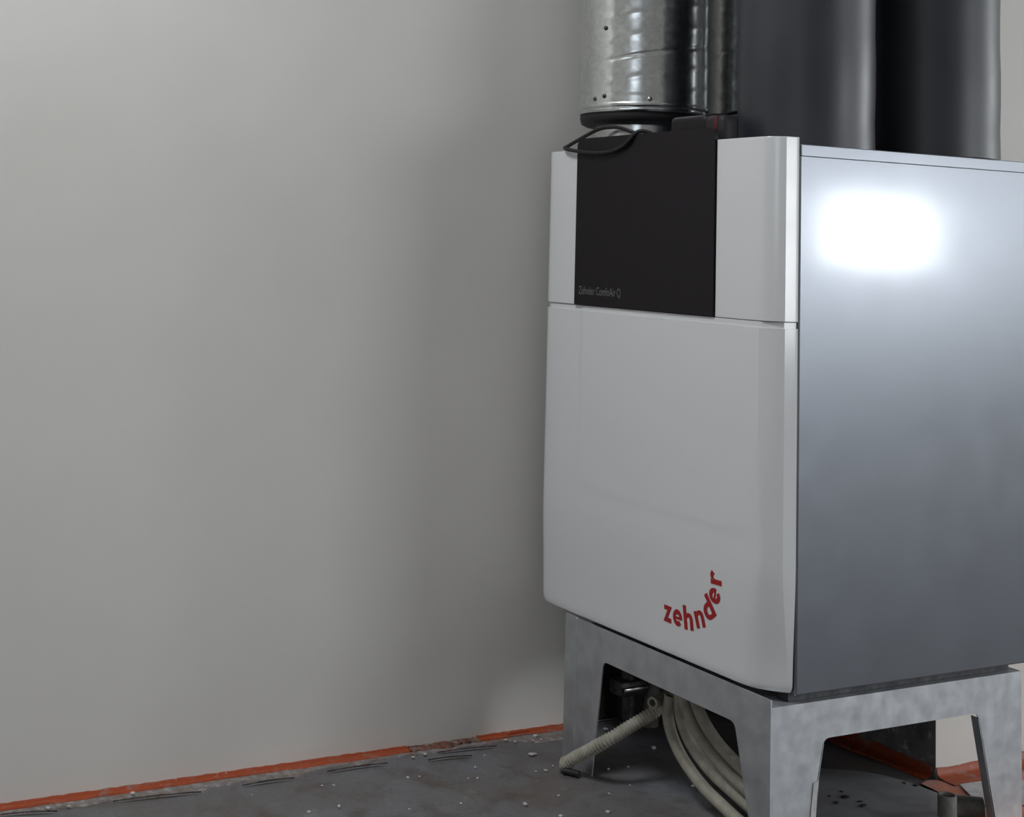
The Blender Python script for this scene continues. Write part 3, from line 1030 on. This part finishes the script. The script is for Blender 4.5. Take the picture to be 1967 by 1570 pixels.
# dark slivers put in as slit shadows along the orange strip
SL = [((-0.655, -0.861), (-0.640, -0.714), 0.006), ((-0.641, -0.640), (-0.640, -0.545), 0.008), ((-0.647, -0.479), (-0.645, -0.361), 0.007), ((-0.632, -0.285), (-0.622, -0.200), 0.007), ((-0.660, -0.250), (-0.650, -0.130), 0.006), ((-0.668, -1.04), (-0.648, -0.955), 0.007)]
sl_lab = ['curled dark sliver lying by the orange strip, longest of the slivers', 'short dusty brown sliver by the orange strip next to the longest', 'middle dusty sliver peeled beside the orange strip', 'dark red peeled sliver near the two white crumbs', 'peeled dusty sliver hugging the wall foot near the stand', 'broken dusty sliver at the far free end of the strip']
for i, ((xa, ya), (xb, yb), lift) in enumerate(SL):
    rnd = random.Random(40 + i)
    bm = bmesh.new()
    n = 9
    A, B, Cc = [], [], []
    for k in range(n + 1):
        t = k / n
        w = 0.0045 * sin(pi * min(1, max(0.04, t))) + 0.0012
        lf = 0.45 * lift * sin(pi * t) * rnd.uniform(0.6, 1.1)
        x, y = xa + (xb - xa) * t, ya + (yb - ya) * t
        A.append(bm.verts.new((x - w, y, 0.0028)))
        B.append(bm.verts.new((x, y, 0.003 + lf)))
        Cc.append(bm.verts.new((x - w * 0.3, y, 0.0052 + lf * 0.4)))
    for k in range(n):
        bm.faces.new((A[k], B[k], B[k + 1], A[k + 1]))
        bm.faces.new((A[k], A[k + 1], Cc[k + 1], Cc[k]))
        bm.faces.new((Cc[k], Cc[k + 1], B[k + 1], B[k]))
    bm.faces.new((A[0], Cc[0], B[0])); bm.faces.new((A[n], B[n], Cc[n]))
    tag(mesh_obj('peeled_sliver', bm, slit_shadow_m), sl_lab[i], 'debris', 'peeled slivers by the orange strip')


# crumbs --------------------------------------------------------------
def crumb_mesh(name, seed, m, flat=0.6):
    rnd = random.Random(seed)
    bm = bmesh.new()
    bmesh.ops.create_icosphere(bm, subdivisions=1, radius=1.0)
    for vv in bm.verts:
        vv.co *= rnd.uniform(0.7, 1.2)
        vv.co.z *= flat
    zmin = min(vv.co.z for vv in bm.verts)
    for vv in bm.verts:
        vv.co.z -= zmin
    me = bpy.data.meshes.new(name)
    bm.to_mesh(me); bm.free()
    me.materials.append(m)
    return me


crumb_meshes = [crumb_mesh('plaster_crumb', 100 + i, crumb_m, 0.45 + 0.08 * i) for i in range(5)]
flake_meshes = [crumb_mesh('dark_flake', 200 + i, dark_crumb, 0.3) for i in range(3)]
LEFT = [(-0.598, -0.511, 0.0036), (-0.592, -0.492, 0.0032), (-0.577, -0.356, 0.0036), (-0.571, -0.336, 0.0032), (-0.574, -0.221, 0.0032), (-0.534, -0.259, 0.0034), (-0.528, -0.243, 0.0036), (-0.517, -0.129, 0.0034), (-0.512, -0.112, 0.0040),
        (-0.525, -0.088, 0.0036), (-0.624, -0.172, 0.0034), (-0.656, -0.303, 0.0045), (-0.662, -0.276, 0.0050), (-0.672, -0.097, 0.0036), (-0.656, -0.087, 0.0045), (-0.653, -0.049, 0.0042), (-0.651, -0.032, 0.0036), (-0.672, -0.030, 0.0058),
        (-0.500, -0.525, 0.0046), (-0.389, -0.232, 0.0052), (-0.329, -0.202, 0.0048), (-0.378, -0.070, 0.0042), (-0.312, -0.119, 0.0048), (-0.662, -0.933, 0.0034), (-0.676, -0.822, 0.0046), (-0.664, -0.697, 0.0032), (-0.603, -0.638, 0.0030), (-0.500, -0.579, 0.0040), (-0.668, -0.965, 0.0032), (-0.436, -0.330, 0.003), (-0.45, -0.42, 0.0026), (-0.405, -0.155, 0.003)]
UNDER = [(-0.478, 0.000, 0.0042), (-0.471, 0.039, 0.0040), (-0.533, 0.143, 0.0060), (-0.354, 0.091, 0.0050), (-0.327, 0.090, 0.0072), (-0.655, 0.120, 0.0060), (-0.600, 0.085, 0.0036), (-0.43, 0.15, 0.0034), (-0.40, -0.01, 0.003)]
for i, (x, y, s) in enumerate(LEFT + UNDER):
    o = lnk(bpy.data.objects.new('plaster_crumb', crumb_meshes[i % 5]))
    rnd = random.Random(300 + i)
    z = 0.0 if x > -0.645 else 0.0021
    o.location = (x, y, z)
    s *= 0.72
    o.scale = (s * rnd.uniform(0.8, 1.5), s * rnd.uniform(0.8, 1.5), s)
    o.rotation_euler = (0, 0, rnd.uniform(0, 6.28))
    if i < len(LEFT):
        tag(o, 'small white plaster crumb on the floor in front of the stand', 'crumb', 'plaster crumbs in front of the stand')
    else:
        tag(o, 'small white plaster crumb on the floor under the stand', 'crumb', 'plaster crumbs under the stand')
o = lnk(bpy.data.objects.new('plaster_chip', crumb_mesh('plaster_chip', 77, crumb_m, 0.35)))
o.location = (-0.590, -0.090, 0); o.scale = (0.007, 0.0105, 0.008)
tag(o, 'largest flat white plaster chip on the floor by the stand leg', 'plaster chip')
for i, (x, y, s) in enumerate([(-0.203, 0.303, 0.0095), (-0.190, 0.269, 0.0055), (-0.218, 0.280, 0.0035), (-0.227, 0.316, 0.004), (-0.178, 0.312, 0.0045), (-0.161, 0.302, 0.007), (-0.215, 0.454, 0.0045), (-0.198, 0.463, 0.0045)]):
    o = lnk(bpy.data.objects.new('dark_flake', flake_meshes[i % 3]))
    o.location = (x, y, 0.003)
    o.scale = (s * 0.8, s * 1.2, s * 0.8)
    o.rotation_euler = (0, 0, 0.7 * i)
    tag(o, 'small dark flake lying on the grey sheet', 'flake', 'dark flakes on the grey sheet')
